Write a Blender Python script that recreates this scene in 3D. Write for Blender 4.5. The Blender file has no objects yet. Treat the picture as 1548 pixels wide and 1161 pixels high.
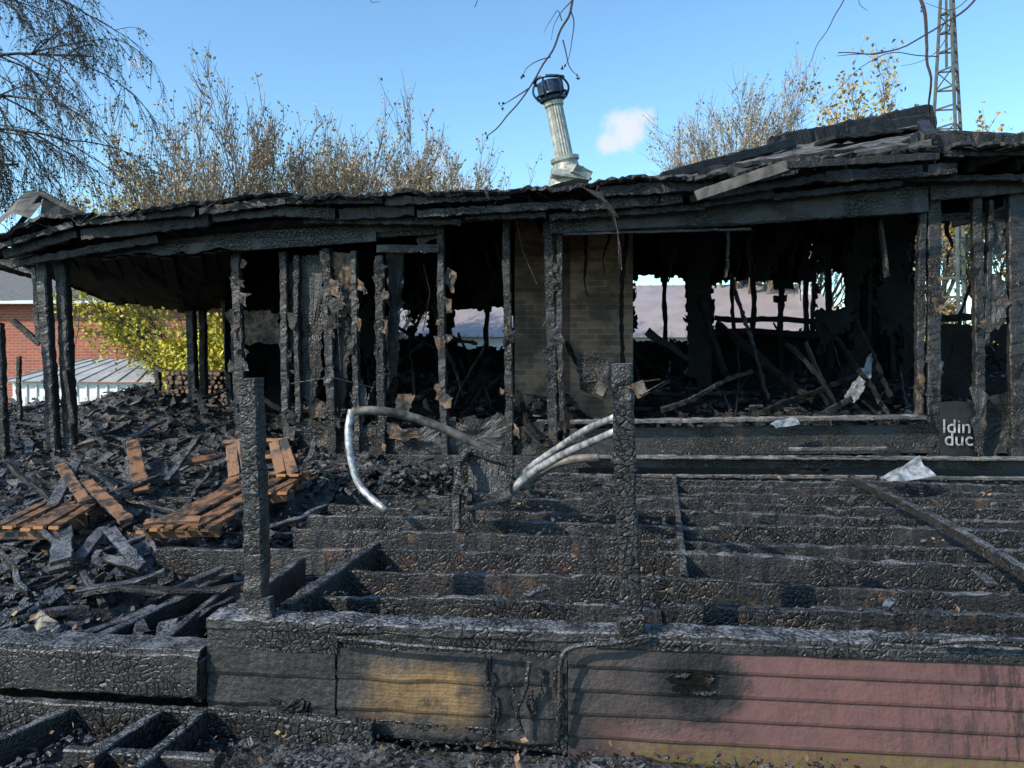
import bpy, math, random
from mathutils import Vector, noise, Matrix
random.seed(7)
R=random.random
def rr(a,b): return a+(b-a)*random.random()
A=math.radians(6); CA,SA=math.cos(A),math.sin(A)
F=1192.0; HZ=520.0; CX=774.0; H=1.9
def L(u,v,z): return Vector((u*CA+v*SA,-u*SA+v*CA,z))
# survey helper: photo bearing + known distance plane (house frame depth v) -> metres
def S(px,py,v):
    k=(px-CX)/F; t=v/(k*SA+CA)
    return Vector((k*t,t,H-(py-HZ)/F*t))
def SY(px,py,Y): return Vector(((px-CX)/F*Y,Y,H-(py-HZ)/F*Y))
def U(px,v):
    p=S(px,500,v); return p.x*CA-p.y*SA
def interp(pts,x):
    if x<=pts[0][0]: return pts[0][1]
    for a,b in zip(pts,pts[1:]):
        if x<=b[0]: return a[1]+(b[1]-a[1])*(x-a[0])/(b[0]-a[0])
    return pts[-1][1]
Z=Vector((0,0,1))
# ------------------------------------------------------------ mesh builder
class MB:
    def __init__(s): s.v=[];s.f=[];s.uv=[];s.m=[]
    def add(s,verts,faces,uvs,mat=0):
        b=len(s.v); s.v.extend([tuple(x) for x in verts])
        for f,uv in zip(faces,uvs):
            s.f.append(tuple(b+j for j in f)); s.m.append(mat); s.uv.extend(uv)
    def beam(s,p0,p1,w,h,rough=.006,mat=0,up=None,seg=.08,rag=.0,warp=.0,taper=1.0):
        p0=Vector(p0);p1=Vector(p1);d=p1-p0;ln=d.length
        if ln<1e-4:return
        d/=ln
        if up is None: up=Z if abs(d.z)<.9 else L(0,-1,0)
        sd=d.cross(up).normalized(); upv=sd.cross(d).normalized()
        n=max(2,int(ln/seg))
        cm=min(w,h)*.12
        prof=[(-w/2,-h/2+cm),(-w/2,h/2-cm),(-w/2+cm,h/2),(w/2-cm,h/2),(w/2,h/2-cm),(w/2,-h/2+cm),(w/2-cm,-h/2),(-w/2+cm,-h/2)]
        per=[0]
        for i in range(8):
            a=prof[i];b=prof[(i+1)%8];per.append(per[-1]+math.hypot(a[0]-b[0],a[1]-b[1]))
        o=Vector((R()*50,R()*50,R()*50)); uo=R()*40; vo=R()*40
        vs=[];
        for i in range(n+1):
            f=i/n; x=f*ln
            if rag and i in(0,n): x+= -rr(0,rag) if i else rr(0,rag)
            tp=1-(1-taper)*f
            wv=Vector((noise.noise(o+Vector((f*2,0,0))),0,noise.noise(o+Vector((0,f*2,9)))))*warp
            er=1-abs(noise.noise(o+Vector((x*2.2,3,0))))*rough*9
            for j,(a,b) in enumerate(prof):
                q=p0+d*x+sd*a*er*tp+upv*b*er*tp
                if rough:
                    nv=noise.noise_vector(q*14+o)*rough+noise.noise_vector(q*45+o)*rough*.5
                    q=q+nv
                vs.append(q+wv)
        fs=[];uvs=[]
        for i in range(n):
            for j in range(8):
                k=(j+1)%8
                fs.append((i*8+j,i*8+k,(i+1)*8+k,(i+1)*8+j))
                x0=uo+i/n*ln;x1=uo+(i+1)/n*ln
                uvs.append([(x0,vo+per[j]),(x0,vo+per[j+1]),(x1,vo+per[j+1]),(x1,vo+per[j])])
        fs.append(tuple(range(7,-1,-1))); uvs.append([(uo+prof[j][0],vo+prof[j][1]) for j in range(7,-1,-1)])
        fs.append(tuple(n*8+j for j in range(8))); uvs.append([(uo+prof[j][0],vo+prof[j][1]) for j in range(8)])
        s.add(vs,fs,uvs,mat)
    def tube(s,pts,r0,r1=None,sides=8,mat=0,cap=True,rough=0):
        if r1 is None:r1=r0
        n=len(pts); vs=[];uvs=[];fs=[];acc=0
        ref=None; xs=[]
        for i,p in enumerate(pts):
            p=Vector(p)
            d=(Vector(pts[min(i+1,n-1)])-Vector(pts[max(i-1,0)]))
            d=d.normalized() if d.length>1e-6 else Z
            if ref is None: ref=d.orthogonal().normalized()
            ref=(ref-d*ref.dot(d)); ref=ref.normalized() if ref.length>1e-5 else d.orthogonal().normalized()
            b=d.cross(ref); r=r0+(r1-r0)*i/(n-1)
            if i: acc+=(p-Vector(pts[i-1])).length
            xs.append(acc)
            for j in range(sides):
                a=2*math.pi*j/sides
                q=p+(ref*math.cos(a)+b*math.sin(a))*r
                if rough:q=q+noise.noise_vector(q*20)*rough
                vs.append(q)
        for i in range(n-1):
            for j in range(sides):
                k=(j+1)%sides
                fs.append((i*sides+j,i*sides+k,(i+1)*sides+k,(i+1)*sides+j))
                w=2*math.pi*r0/sides
                uvs.append([(xs[i],j*w),(xs[i],(j+1)*w),(xs[i+1],(j+1)*w),(xs[i+1],j*w)])
        if cap and sides>3:
            fs.append(tuple(range(sides-1,-1,-1)));uvs.append([(0,0)]*sides)
            fs.append(tuple((n-1)*sides+j for j in range(sides)));uvs.append([(0,0)]*sides)
        s.add(vs,fs,uvs,mat)
    def grid(s,rows,mat=0,us=1.0,keep=None):
        nr=len(rows);nc=len(rows[0]);vs=[p for r in rows for p in r];fs=[];uvs=[]
        ul=[0]
        for j in range(1,nc): ul.append(ul[-1]+(Vector(rows[0][j])-Vector(rows[0][j-1])).length)
        vl=[0]
        for i in range(1,nr): vl.append(vl[-1]+(Vector(rows[i][0])-Vector(rows[i-1][0])).length)
        for i in range(nr-1):
            for j in range(nc-1):
                if keep and not keep(i,j): continue
                fs.append((i*nc+j,i*nc+j+1,(i+1)*nc+j+1,(i+1)*nc+j))
                uvs.append([(ul[j],vl[i]),(ul[j+1],vl[i]),(ul[j+1],vl[i+1]),(ul[j],vl[i+1])])
        s.add(vs,fs,uvs,mat)
    def box(s,c,sx,sy,sz,rot=None,mat=0,jit=0):
        rot=rot or Matrix.Identity(3)
        vs=[Vector(c)+rot@Vector((x*sx/2*(1-jit*R()),y*sy/2*(1-jit*R()),z*sz/2*(1-jit*R()))) for x in(-1,1) for y in(-1,1) for z in(-1,1)]
        fs=[(0,1,3,2),(4,6,7,5),(0,4,5,1),(2,3,7,6),(0,2,6,4),(1,5,7,3)]
        a=R()*30;b=R()*30
        dims=[(sz,sy),(sy,sz),(sx,sz),(sz,sx),(sy,sx),(sz,sy)]
        uvs=[[(a,b),(a+d[0],b),(a+d[0],b+d[1]),(a,b+d[1])] for d in dims]
        s.add(vs,fs,uvs,mat)
    def leaf(s,p,size,mat=0,n=None):
        d=Vector((rr(-1,1),rr(-1,1),rr(-1,1))).normalized(); e=d.orthogonal().normalized()
        e=(Matrix.Rotation(R()*6.28,3,d)@e); f=d.cross(e)
        vs=[p-e*size*.5,p+f*size*.32,p+e*size*.5+d*size*.15,p-f*size*.32]
        c=R()
        s.add(vs,[(0,1,2,3)],[[(c,0),(c,1),(c,1),(c,0)]],mat)
    def build(s,name,mats,parent=None,smooth=False):
        me=bpy.data.meshes.new(name); me.from_pydata(s.v,[],s.f)
        for m in mats: me.materials.append(m)
        me.polygons.foreach_set('material_index',s.m)
        uvl=me.uv_layers.new(name='UVMap')
        flat=[c for t in s.uv for c in t]; uvl.data.foreach_set('uv',flat)
        if smooth: me.polygons.foreach_set('use_smooth',[True]*len(s.f))
        me.update(); o=bpy.data.objects.new(name,me); bpy.context.scene.collection.objects.link(o)
        if parent:o.parent=parent
        return o
def empty(name):
    o=bpy.data.objects.new(name,None); bpy.context.scene.collection.objects.link(o); return o
# ------------------------------------------------------------ materials
class NT:
    def __init__(s,name):
        s.mat=bpy.data.materials.new(name); s.mat.use_nodes=True; s.t=s.mat.node_tree
        s.b=s.t.nodes['Principled BSDF']
    def n(s,typ,ins=None,**kw):
        x=s.t.nodes.new(typ)
        for k,v in kw.items(): setattr(x,k,v)
        for k,v in (ins or {}).items(): s.set(x.inputs[k],v)
        return x
    def set(s,sock,v):
        if isinstance(v,bpy.types.NodeSocket): s.t.links.new(v,sock)
        else:
            if isinstance(v,tuple) and len(v)==3 and sock.type=='RGBA': v=v+(1,)
            sock.default_value=v
    def math(s,op,a,b=0.0,c=0.0,clamp=False):
        x=s.n('ShaderNodeMath',operation=op,use_clamp=clamp); s.set(x.inputs[0],a); s.set(x.inputs[1],b)
        if op in('SMOOTH_MIN','MULTIPLY_ADD'): s.set(x.inputs[2],c)
        return x.outputs[0]
    def ramp(s,v,a,b): # smoothstep-ish
        x=s.n('ShaderNodeMapRange',interpolation_type='SMOOTHSTEP'); s.set(x.inputs[0],v); x.inputs[1].default_value=a; x.inputs[2].default_value=b; return x.outputs[0]
    def mix(s,f,a,b):
        x=s.n('ShaderNodeMix',data_type='RGBA'); s.set(x.inputs[0],f); s.set(x.inputs[6],a); s.set(x.inputs[7],b); return x.outputs[2]
    def noise(s,vec,scale,detail=4,rough=.6):
        x=s.n('ShaderNodeTexNoise'); x.inputs['Scale'].default_value=scale; x.inputs['Detail'].default_value=detail; x.inputs['Roughness'].default_value=rough
        if vec is not None: s.t.links.new(vec,x.inputs['Vector'])
        return x.outputs['Fac']
    def uv(s): return s.n('ShaderNodeUVMap').outputs[0]
    def pos(s): return s.n('ShaderNodeNewGeometry').outputs['Position']
    def scale(s,v,sc):
        x=s.n('ShaderNodeVectorMath',operation='MULTIPLY'); s.t.links.new(v,x.inputs[0]); x.inputs[1].default_value=sc; return x.outputs[0]
    def bump(s,h,strength=.5,dist=.01):
        x=s.n('ShaderNodeBump'); x.inputs['Strength'].default_value=strength; x.inputs['Distance'].default_value=dist; s.t.links.new(h,x.inputs['Height']); s.t.links.new(x.outputs[0],s.b.inputs['Normal'])
    def out(s,col=None,rough=None,metal=None,spec=None):
        if col is not None:s.set(s.b.inputs['Base Color'],col)
        if rough is not None:s.set(s.b.inputs['Roughness'],rough)
        if metal is not None:s.set(s.b.inputs['Metallic'],metal)
        if spec is not None:s.set(s.b.inputs['Specular IOR Level'],spec)
        return s.mat
def char_mat(name,brown=.0,ash=.5,cell=(34,24),base=.017,browncol=(.12,.062,.03),crk=1.0,ashcol=(.13,.135,.15),spec=.6,rg=.24):
    m=NT(name); uv=m.uv(); p=m.pos()
    n1=m.noise(p,1.7,2,.6); n2=m.noise(p,55,2,.7); n3=m.noise(p,8,3,.65)
    gr=m.noise(m.scale(uv,(4,75,1)),1,2,.6)
    nz=m.n('ShaderNodeTexNoise'); nz.inputs['Scale'].default_value=7; nz.inputs['Detail'].default_value=2; m.t.links.new(uv,nz.inputs['Vector'])
    off=m.n('ShaderNodeVectorMath',operation='MULTIPLY_ADD'); m.t.links.new(nz.outputs['Color'],off.inputs[0]); off.inputs[1].default_value=(.12,.12,0); m.t.links.new(uv,off.inputs[2])
    v=m.n('ShaderNodeTexVoronoi',feature='DISTANCE_TO_EDGE',voronoi_dimensions='2D'); v.inputs['Scale'].default_value=1; v.inputs['Randomness'].default_value=.95
    m.t.links.new(m.scale(off.outputs[0],(cell[0],cell[1],1)),v.inputs['Vector'])
    open_=m.ramp(v.outputs['Distance'],.18,.0)
    amt=m.math('MULTIPLY',m.math('MULTIPLY_ADD',m.ramp(n1,.42,.60),.85,.05),crk)
    crack=m.math('MULTIPLY',open_,amt)
    c=m.mix(m.ramp(n1,.3,.7),(base*1.25,base*1.25,base*1.35),(base*.6,base*.58,base*.56))
    c=m.mix(m.ramp(gr,.35,.7),c,(base*2.1,base*2.0,base*1.95))
    c=m.mix(m.math('MULTIPLY',m.ramp(n3,.52,.75),.7),c,(base*4.2,base*3.8,base*3.5))
    c=m.mix(m.ramp(n2,.5,.3),c,(base*.3,base*.3,base*.3))
    if brown>0: c=m.mix(m.math('MULTIPLY',m.ramp(n3,.74-brown*.3,.84-brown*.25),.85),c,m.mix(gr,tuple(x*.3 for x in browncol),browncol))
    g=m.n('ShaderNodeNewGeometry'); sx=m.n('ShaderNodeSeparateXYZ'); m.t.links.new(g.outputs['Normal'],sx.inputs[0])
    af=m.math('MULTIPLY',m.ramp(sx.outputs[2],.3,.9),m.math('MULTIPLY',m.ramp(m.math('MULTIPLY_ADD',n2,.5,m.math('MULTIPLY',n3,.6)),.46,.68),ash))
    c=m.mix(af,c,ashcol)
    c=m.mix(crack,c,(.003,.003,.003))
    m.bump(m.math('SUBTRACT',m.math('MULTIPLY',n2,.8),crack),.85,.012)
    return m.out(c,m.math('MULTIPLY_ADD',n2,.4,rg),spec=spec)
M_char=char_mat('charred_timber',0.25,1.0,ashcol=(.16,.165,.18))
M_capb=char_mat('ash_dusted_timber',0.2,1.0,(22,26),.022,ashcol=(.23,.24,.265),crk=.7)
M_charb=char_mat('charred_timber_brown',.58,.5,crk=.8,browncol=(.14,.07,.033))
M_stud=char_mat('charred_stud',.52,.4,(40,26),.016)
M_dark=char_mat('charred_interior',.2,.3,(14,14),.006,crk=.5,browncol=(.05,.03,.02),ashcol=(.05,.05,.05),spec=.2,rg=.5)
M_soot=char_mat('sooty_ceiling',.1,.1,(8,8),.005,(.04,.03,.02),crk=.3,spec=.08,rg=.7,ashcol=(.03,.03,.03))
M_roofc=char_mat('charred_roofing',.25,.15,(9,14),.009,(.05,.038,.028),crk=.4,ashcol=(.08,.08,.085),spec=.45,rg=.35)
M_chip=char_mat('charcoal_debris',.4,.8,(20,20),.02,(.15,.095,.055),crk=.3,spec=.5)
M_ash=char_mat('ash_covered_sill',.5,1.0,(10,10),.06,(.25,.19,.13),crk=.2,ashcol=(.36,.34,.31))
def wood_mat(name,col,burn=.5):
    m=NT(name); uv=m.uv(); p=m.pos()
    g=m.noise(m.scale(uv,(3,60,1)),1,3); n=m.noise(p,7,4,.7)
    c=m.mix(g,tuple(x*.5 for x in col),tuple(min(1,x*1.25) for x in col))
    c=m.mix(m.ramp(n,.62-burn*.3,.8-burn*.3),c,(.018,.016,.015))
    m.bump(g,.3,.004); return m.out(c,.65)
M_pallet=wood_mat('scorched_pallet_wood',(.24,.115,.055),.65)
M_ends=wood_mat('sawn_wood_ends',(.5,.23,.09),.15)
M_logend=wood_mat('log_ends',(.26,.16,.10),.45)
M_sheath=wood_mat('scorched_sheathing',(.19,.115,.065),.72)
M_paper=wood_mat('scorched_paper',(.36,.32,.25),.5)
def plain(name,col,rough=.6,metal=0,var=.3,sc=8,bump=.0):
    m=NT(name);p=m.pos(); n=m.noise(p,sc,3)
    c=m.mix(m.ramp(n,.3,.7),tuple(x*(1-var) for x in col),tuple(min(1,x*(1+var)) for x in col))
    if bump:m.bump(n,bump,.01)
    return m.out(c,rough,metal)
M_galv=plain('galvanised_pipe',(.34,.35,.36),.5,.35,.6,14,.2)
M_rust=plain('scorched_pipe',(.15,.13,.11),.6,.3,.7,11,.3)
M_flue=plain('stained_flue_metal',(.36,.36,.31),.45,.4,.35,12,.1)
M_cap=plain('blackened_cap_metal',(.03,.045,.08),.4,.5,.4,15)
M_tower=plain('weathered_steel',(.10,.11,.10),.6,.3,.3)
M_bark=plain('bark',(.075,.06,.05),.9,0,.35,20)
M_barkl=plain('pale_bark',(.17,.135,.10),.9,0,.35,20)
M_twigd=plain('dark_twig',(.05,.035,.035),.9,0,.3,20)
M_white=plain('white_siding',(.72,.72,.72),.6,0,.08,2)
M_metroof=plain('painted_metal_roof',(.34,.29,.29),.4,.1,.12,1.5)
M_shroof=plain('shed_metal_roof',(.42,.43,.44),.5,.1,.15,3)
M_shingle=plain('grey_shingle',(.13,.13,.13),.9,0,.35,25,.3)
M_shingl2=plain('weathered_shingle',(.075,.075,.075),.9,0,.8,5,.6)
M_board=plain('weathered_board',(.11,.10,.09),.8,0,.5,9,.4)
M_wrap=plain('black_housewrap',(.015,.015,.016),.45,0,.4,6,.2)
M_letter=plain('white_lettering',(.30,.30,.30),.6,0,.6,22)
M_fabric=plain('wet_insulation',(.20,.22,.25),.8,0,.6,14,.5)
M_glass=NT('window_glass').out((.05,.06,.07),.1)
def leafmat(name,c1,c2):
    m=NT(name); sx=m.n('ShaderNodeSeparateXYZ'); m.t.links.new(m.uv(),sx.inputs[0])
    c=m.mix(sx.outputs[0],c1,c2); m.out(c,.6); return m.mat
M_ly=leafmat('leaf_yellow',(.48,.32,.07),(.26,.2,.08))
M_lb=leafmat('leaf_brown',(.27,.19,.11),(.40,.30,.14))
M_lg=leafmat('leaf_grey_green',(.07,.08,.055),(.12,.12,.08))
M_lbush=leafmat('leaf_lime',(.62,.52,.05),(.38,.38,.05))
M_ll=leafmat('leaf_litter',(.3,.18,.08),(.12,.06,.03))
M_lpale=leafmat('leaf_pale',(.36,.30,.19),(.42,.34,.17))
def brick_mat(name,c1,c2,mortar,soot=.5):
    m=NT(name); b=m.n('ShaderNodeTexBrick'); b.inputs['Scale'].default_value=1; b.inputs['Brick Width'].default_value=.22; b.inputs['Row Height'].default_value=.075
    b.inputs['Mortar Size'].default_value=.007; b.inputs['Bias'].default_value=0
    m.t.links.new(m.uv(),b.inputs['Vector']); m.set(b.inputs['Color1'],c1); m.set(b.inputs['Color2'],c2); m.set(b.inputs['Mortar'],mortar)
    n=m.noise(m.pos(),2.2,4,.65); c=m.mix(m.math('MULTIPLY',m.ramp(n,.38,.62),soot),b.outputs[0],(.03,.025,.022))
    m.bump(b.outputs['Fac'],-.5,.01); return m.out(c,.85)
M_brick=brick_mat('red_brick',(.42,.12,.065),(.31,.085,.05),(.36,.26,.22),.12)
M_brick2=brick_mat('sooty_chimney_brick',(.32,.19,.12),(.17,.10,.07),(.27,.22,.17),.7)
# ground
g=NT('burnt_ground'); p=g.pos(); n=g.noise(p,1.2,4); n2=g.noise(p,18,4); n3=g.noise(p,70,2)
c=g.mix(g.ramp(n2,.35,.7),(.010,.010,.009),(.045,.04,.035)); c=g.mix(g.ramp(n3,.6,.7),c,(.12,.09,.07))
ln=g.n('ShaderNodeVectorMath',operation='LENGTH'); g.t.links.new(p,ln.inputs[0])
c=g.mix(g.ramp(ln.outputs['Value'],13,17),c,g.mix(n,(.05,.075,.02),(.10,.09,.035)))
g.bump(g.math('ADD',n2,g.math('MULTIPLY',n3,.4)),.8,.04); M_ground=g.out(c,.9)
# skirt siding (uv = metres along deck, height)
s=NT('scorched_deck_siding'); uv=s.uv(); sx=s.n('ShaderNodeSeparateXYZ'); s.t.links.new(uv,sx.inputs[0]); su,sz=sx.outputs[0],sx.outputs[1]
nb=s.noise(uv,3.5,6,.65); nf=s.noise(uv,28,5,.65); ng=s.noise(s.scale(uv,(5,60,1)),1,5)
nbc=s.math('SUBTRACT',nb,.5); 
red=s.mix(nf,(.165,.075,.066),(.115,.056,.052)); red=s.mix(s.ramp(nb,.45,.7),red,(.095,.05,.046)); red=s.mix(s.ramp(s.noise(s.scale(uv,(14,1.2,1)),1,5),.5,.8),red,(.07,.036,.033))
ply=s.mix(ng,(.085,.05,.02),(.34,.21,.085)); wv=s.n('ShaderNodeTexWave',wave_type='RINGS'); s.t.links.new(s.scale(uv,(1.3,9,1)),wv.inputs[0]); wv.inputs['Scale'].default_value=2.2; wv.inputs['Distortion'].default_value=7; wv.inputs['Detail'].default_value=3
ply=s.mix(s.math('MULTIPLY',wv.outputs['Fac'],.5),ply,(.09,.05,.022)); ply=s.mix(s.ramp(s.noise(uv,7,5,.7),.48,.68),ply,(.04,.028,.018))
chc=s.mix(s.ramp(nf,.35,.7),(.007,.007,.007),(.035,.033,.033)); chc=s.mix(s.ramp(ng,.5,.7),chc,(.016,.015,.015))
a1=s.ramp(s.math('ADD',su,s.math('MULTIPLY',nbc,.9)),.35,.75)
low=s.math('MULTIPLY',s.ramp(s.math('ADD',su,s.math('MULTIPLY',nbc,.8)),-.15,.2),s.ramp(s.math('ADD',sz,s.math('MULTIPLY',nbc,.25)),.26,.15))
rz=s.math('MAXIMUM',a1,s.math('MULTIPLY',low,.7))
du=s.math('SUBTRACT',su,.45); dz=s.math('MULTIPLY',s.math('SUBTRACT',sz,.41),1.15)
ds=s.math('SQRT',s.math('ADD',s.math('MULTIPLY',du,du),s.math('MULTIPLY',dz,dz)))
dn=s.math('ADD',ds,s.math('MULTIPLY',s.math('SUBTRACT',s.noise(uv,9,5,.7),.5),.18))
hole=s.ramp(dn,.17,.25)
rz=s.math('MULTIPLY',rz,hole)
br=s.mix(s.ramp(nb,.35,.65),(.022,.02,.02),(.06,.042,.038))
mid=s.ramp(su,-.2,.05)
c=s.mix(mid,chc,br); c=s.mix(rz,c,red)
c=s.mix(s.ramp(dn,.22,.12),c,(.006,.0055,.005))
e1=s.math('MULTIPLY',s.ramp(s.math('ADD',su,s.math('MULTIPLY',nbc,.6)),-1.15,-.85),s.ramp(s.math('ADD',su,s.math('MULTIPLY',nbc,.5)),-.46,-.66))
e2=s.math('MULTIPLY',s.ramp(s.math('ADD',sz,s.math('MULTIPLY',nbc,.5)),.52,.36),s.ramp(s.math('ADD',sz,s.math('MULTIPLY',nbc,.3)),.11,.24))
c=s.mix(s.math('MULTIPLY',s.math('MULTIPLY',e1,e2),.95),c,ply)
st=s.math('MULTIPLY',s.ramp(su,1.2,1.75),s.ramp(s.noise(s.scale(uv,(30,5,1)),1,5,.7),.5,.58)); c=s.mix(s.math('MULTIPLY',st,.75),c,(.03,.02,.02))
ms=s.math('MULTIPLY',s.math('MULTIPLY',s.ramp(s.math('ADD',sz,s.math('MULTIPLY',nbc,.1)),.16,.10),s.ramp(su,.0,.3)),s.ramp(nf,.3,.6)); c=s.mix(s.math('MULTIPLY',ms,.8),c,(.13,.11,.03))
s.bump(s.math('ADD',nf,s.math('MULTIPLY',s.math('MULTIPLY',nb,s.math('SUBTRACT',1.0,rz)),2)),.5,.012); M_skirt=s.out(c,.55)

# ============================================================ ground
gb=MB()
def gz(x,y):
    r=math.hypot(x,y-6)
    return .05*noise.noise(Vector((x*.8,y*.8,0)))*(1 if r<20 else 0)+.02*noise.noise(Vector((x*4,y*4,0)))
xs=[-600,-200,-80,-40,-20]+[-12+i*.3 for i in range(81)]+[20,40,80,200,600]
ys=[-600,-100,-20,-5]+[0+i*.25 for i in range(81)]+[30,45,80,200,900]
gb.grid([[Vector((x,y,gz(x,y))) for x in xs] for y in ys]); gb.build('ground',[M_ground],smooth=True)

# ============================================================ burnt house
house=empty('burnt_house')
VW=8.3; VE=7.7
EAVE=[(-60,372),(0,352),(60,326),(130,322),(210,316),(300,303),(400,290),(520,292),(640,288),(720,284),(820,282),(880,276),(980,268),(1080,262),(1180,246),(1290,230),(1400,219),(1548,215),(1800,200)]
rb=MB(); rows=[]; cols=[-40+i*5 for i in range(360)]
def ez(px,v=VE): return S(px,interp(EAVE,px),VE)
for vi,(dv,dz) in enumerate([(0,-.015),(.02,0),(.5,.03),(1.3,.10),(3.3,.26),(5.6,.1)]):
    row=[]
    for px in cols:
        e=ez(px); u=e.x*CA-e.y*SA
        j=.12*noise.noise(Vector((u*1.7,0,1)))+.07*noise.noise(Vector((u*9,0,1)))+.05*noise.noise(Vector((u*25,0,1))) if vi<2 else 0
        zz=e.z+dz+.05*noise.noise(Vector((u*1.3,vi*3,5)))+.035*noise.noise(Vector((u*4,vi*.1,5)))+.025*noise.noise(Vector((u*16,vi*3,5)))
        if vi>=3 and px<250: zz-=(250-px)/250*.25*(dv)/3
        row.append(L(u,VE+dv+j,zz))
    rows.append(row)
rb.grid(rows); o=rb.build('roof_deck',[M_roofc],house); sm=o.modifiers.new('s','SOLIDIFY'); sm.thickness=.04; sm.offset=-1
rf=MB()
for lay,(dz,vv,h,w) in enumerate([(-.07,7.80,.10,.04),(-.17,7.9,.12,.05),(-.25,8.02,.09,.05)]):
    px=-20
    while px<1640:
        nx=px+rr(60,260)
        a=ez(px);b=ez(nx); ua=a.x*CA-a.y*SA; ub=b.x*CA-b.y*SA
        if R()<.9: rf.beam(L(ua,vv+rr(-.03,.03),a.z+dz+rr(-.03,.02)),L(ub,vv+rr(-.03,.03),b.z+dz+rr(-.03,.02)),w,h*rr(.6,1.2),.018,rag=.05,seg=.035,mat=random.choice([0,0,2]))
        px=nx+rr(-10,4)
for i in range(110):
    px=rr(0,1548); a=ez(px); u=a.x*CA-a.y*SA; q=rr(.0,.09); vv=7.66+rr(0,.25)
    rf.beam(L(u,vv,a.z-rr(0,.06)),L(u+rr(-.25,.25),vv,a.z-.05-q),rr(.015,.07),.008,.012,seg=.03,taper=.3,mat=random.choice([0,0,2]))
EU=[((ez(q).x*CA-ez(q).y*SA),ez(q).z) for q in range(-60,1800,12)]
for i in range(30):
    u=-6.1+i*.42; z=interp(EU,u)
    if u<-4.2: rf.beam(L(u,7.9,z-.16),L(u,11.5,z-.55),.05,.14,.008,mat=1)
    else: rf.beam(L(u,7.9,z-.14),L(u,13.2,z+.02),.05,.15,.008,mat=1)
rf.build('eave_and_rafters',[M_roofc,M_soot,M_stud],house)
HEAD=[(0,392),(145,374),(350,352),(570,338),(660,324),(820,312),(1400,282),(1700,262)]
sb=MB(); r0=[];r1=[];r2=[]
for px in range(-20,1680,10):
    e=ez(px); u=e.x*CA-e.y*SA
    r0.append(L(u,8.0,e.z-.24+.03*noise.noise(Vector((u*5,1,1))))); w=S(px,interp(HEAD,px),8.22); r2.append(w); r1.append((r0[-1]+w)/2+Vector((0,0,.05*noise.noise(Vector((u*7,3,1))))))
sb.grid([r0,r1,r2]); sb.build('soffit',[M_roofc],house)
sl=MB()
top=[(970,269,9.2),(1080,243,9.8),(1170,219,10.4),(1290,193,10.9),(1403,168,11.2)]
bot=[(960,272,7.9),(1080,262,7.9),(1180,246,7.95),(1290,230,8.0),(1408,212,8.0)]
rows=[]
for t in range(13):
    f=t/12; row=[]
    for k in range(61):
        q=k/60*4; i=min(3,int(q)); w=q-i
        a=[top[i][j]*(1-w)+top[i+1][j]*w for j in range(3)]; b=[bot[i][j]*(1-w)+bot[i+1][j]*w for j in range(3)]
        P=S(*a)*f+S(*b)*(1-f); P.z+=.05*noise.noise(P*2)+.03*noise.noise(P*6)-.10*math.sin(f*3.14); row.append(P)
    rows.append(row)
sl.grid(rows); o=sl.build('raised_roof_slab',[M_shingl2],house); sm=o.modifiers.new('s','SOLIDIFY'); sm.thickness=.05
rt=MB()
rt.beam(S(1165,222,10.2),S(1408,172,11.0),.12,.26,.035,seg=.06); rt.beam(S(1290,204,10.2),S(1410,184,10.6),.08,.24,.03); rt.beam(S(1240,214,9.6),S(1400,196,9.9),.3,.05,.03)
rt.beam(S(1404,163,11),S(1411,208,10.9),.1,.1,.02,warp=.03); rt.beam(S(1000,268,9.0),S(1200,215,10.0),.08,.12,.02)
rt.beam(S(1395,192,10),S(1408,215,8.2),.12,.18,.02); rt.beam(S(1060,262,8.4),S(1400,216,8.6),.3,.05,.03)
rt.beam(S(1380,214,8.3),S(1640,214,8.3),.1,.16,.03,seg=.05); rt.beam(S(1410,210,9.5),S(1640,222,9.3),.1,.2,.02)
rt.build('ridge_remains',[M_roofc],house)
pl=MB(); pl.beam(S(1052,296,7.5),S(1190,250,7.55),.03,.10,.006,seg=.05); pl.beam(S(1190,250,7.5),S(1420,236,7.55),.03,.07,.010,mat=1,seg=.05)
pl.build('hanging_fascia_board',[M_board,M_roofc],house)
gl=MB()
gl.grid([[S(-10,345,7.9),S(20,322,7.9),S(45,330,7.9)],[S(0,330,8.2),S(28,300,8.3),S(60,312,8.1)],[S(12,320,8.5),S(40,288,8.6),S(68,290,8.6)]])
gl.grid([[S(60,328,7.9),S(90,326,7.9),S(118,326,7.9)],[S(66,292,8.3),S(92,305,8.3),S(124,322,8.3)]],mat=1)
gl.beam(S(62,292,8.2),S(125,325,8.2),.05,.06,.01,mat=1); gl.beam(S(25,345,8),S(66,290,8.3),.05,.05,.01,mat=1)
gl.build('torn_roof_corner',[M_board,M_roofc],house)
pc=MB(); rows=[]
for t in range(13):
    f=t/12; row=[]
    for k in range(34):
        q=k/33; fr=S(-10+360*q,interp([(0,372),(.4,388),(1,378)],q),8.05)
        bk=S(50+310*q,interp([(0,402),(.4,455),(.75,468),(1,462)],q),interp([(0,9.3),(.35,11.5),(1,12.2)],q))
        P=fr*(1-f)+bk*f; P.z+=-.06*math.sin(f*math.pi)+.07*noise.noise(Vector((q*9,f*5,2)))+.03*noise.noise(Vector((q*30,f*15,2)))
        row.append(P)
    rows.append(row)
pc.grid(rows)
for k in range(0,34,2):
    a=rows[0][k];b=rows[12][k]; pc.beam(a+Vector((0,0,-.03)),b+Vector((0,0,-.03)),.13,.02,.008,seg=.15,mat=0)
pc.beam(rows[12][0],rows[12][12],.06,.12,.02); pc.beam(rows[12][12],rows[12][33],.06,.12,.02); pc.beam(rows[0][0],rows[12][0],.06,.12,.015)
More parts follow.
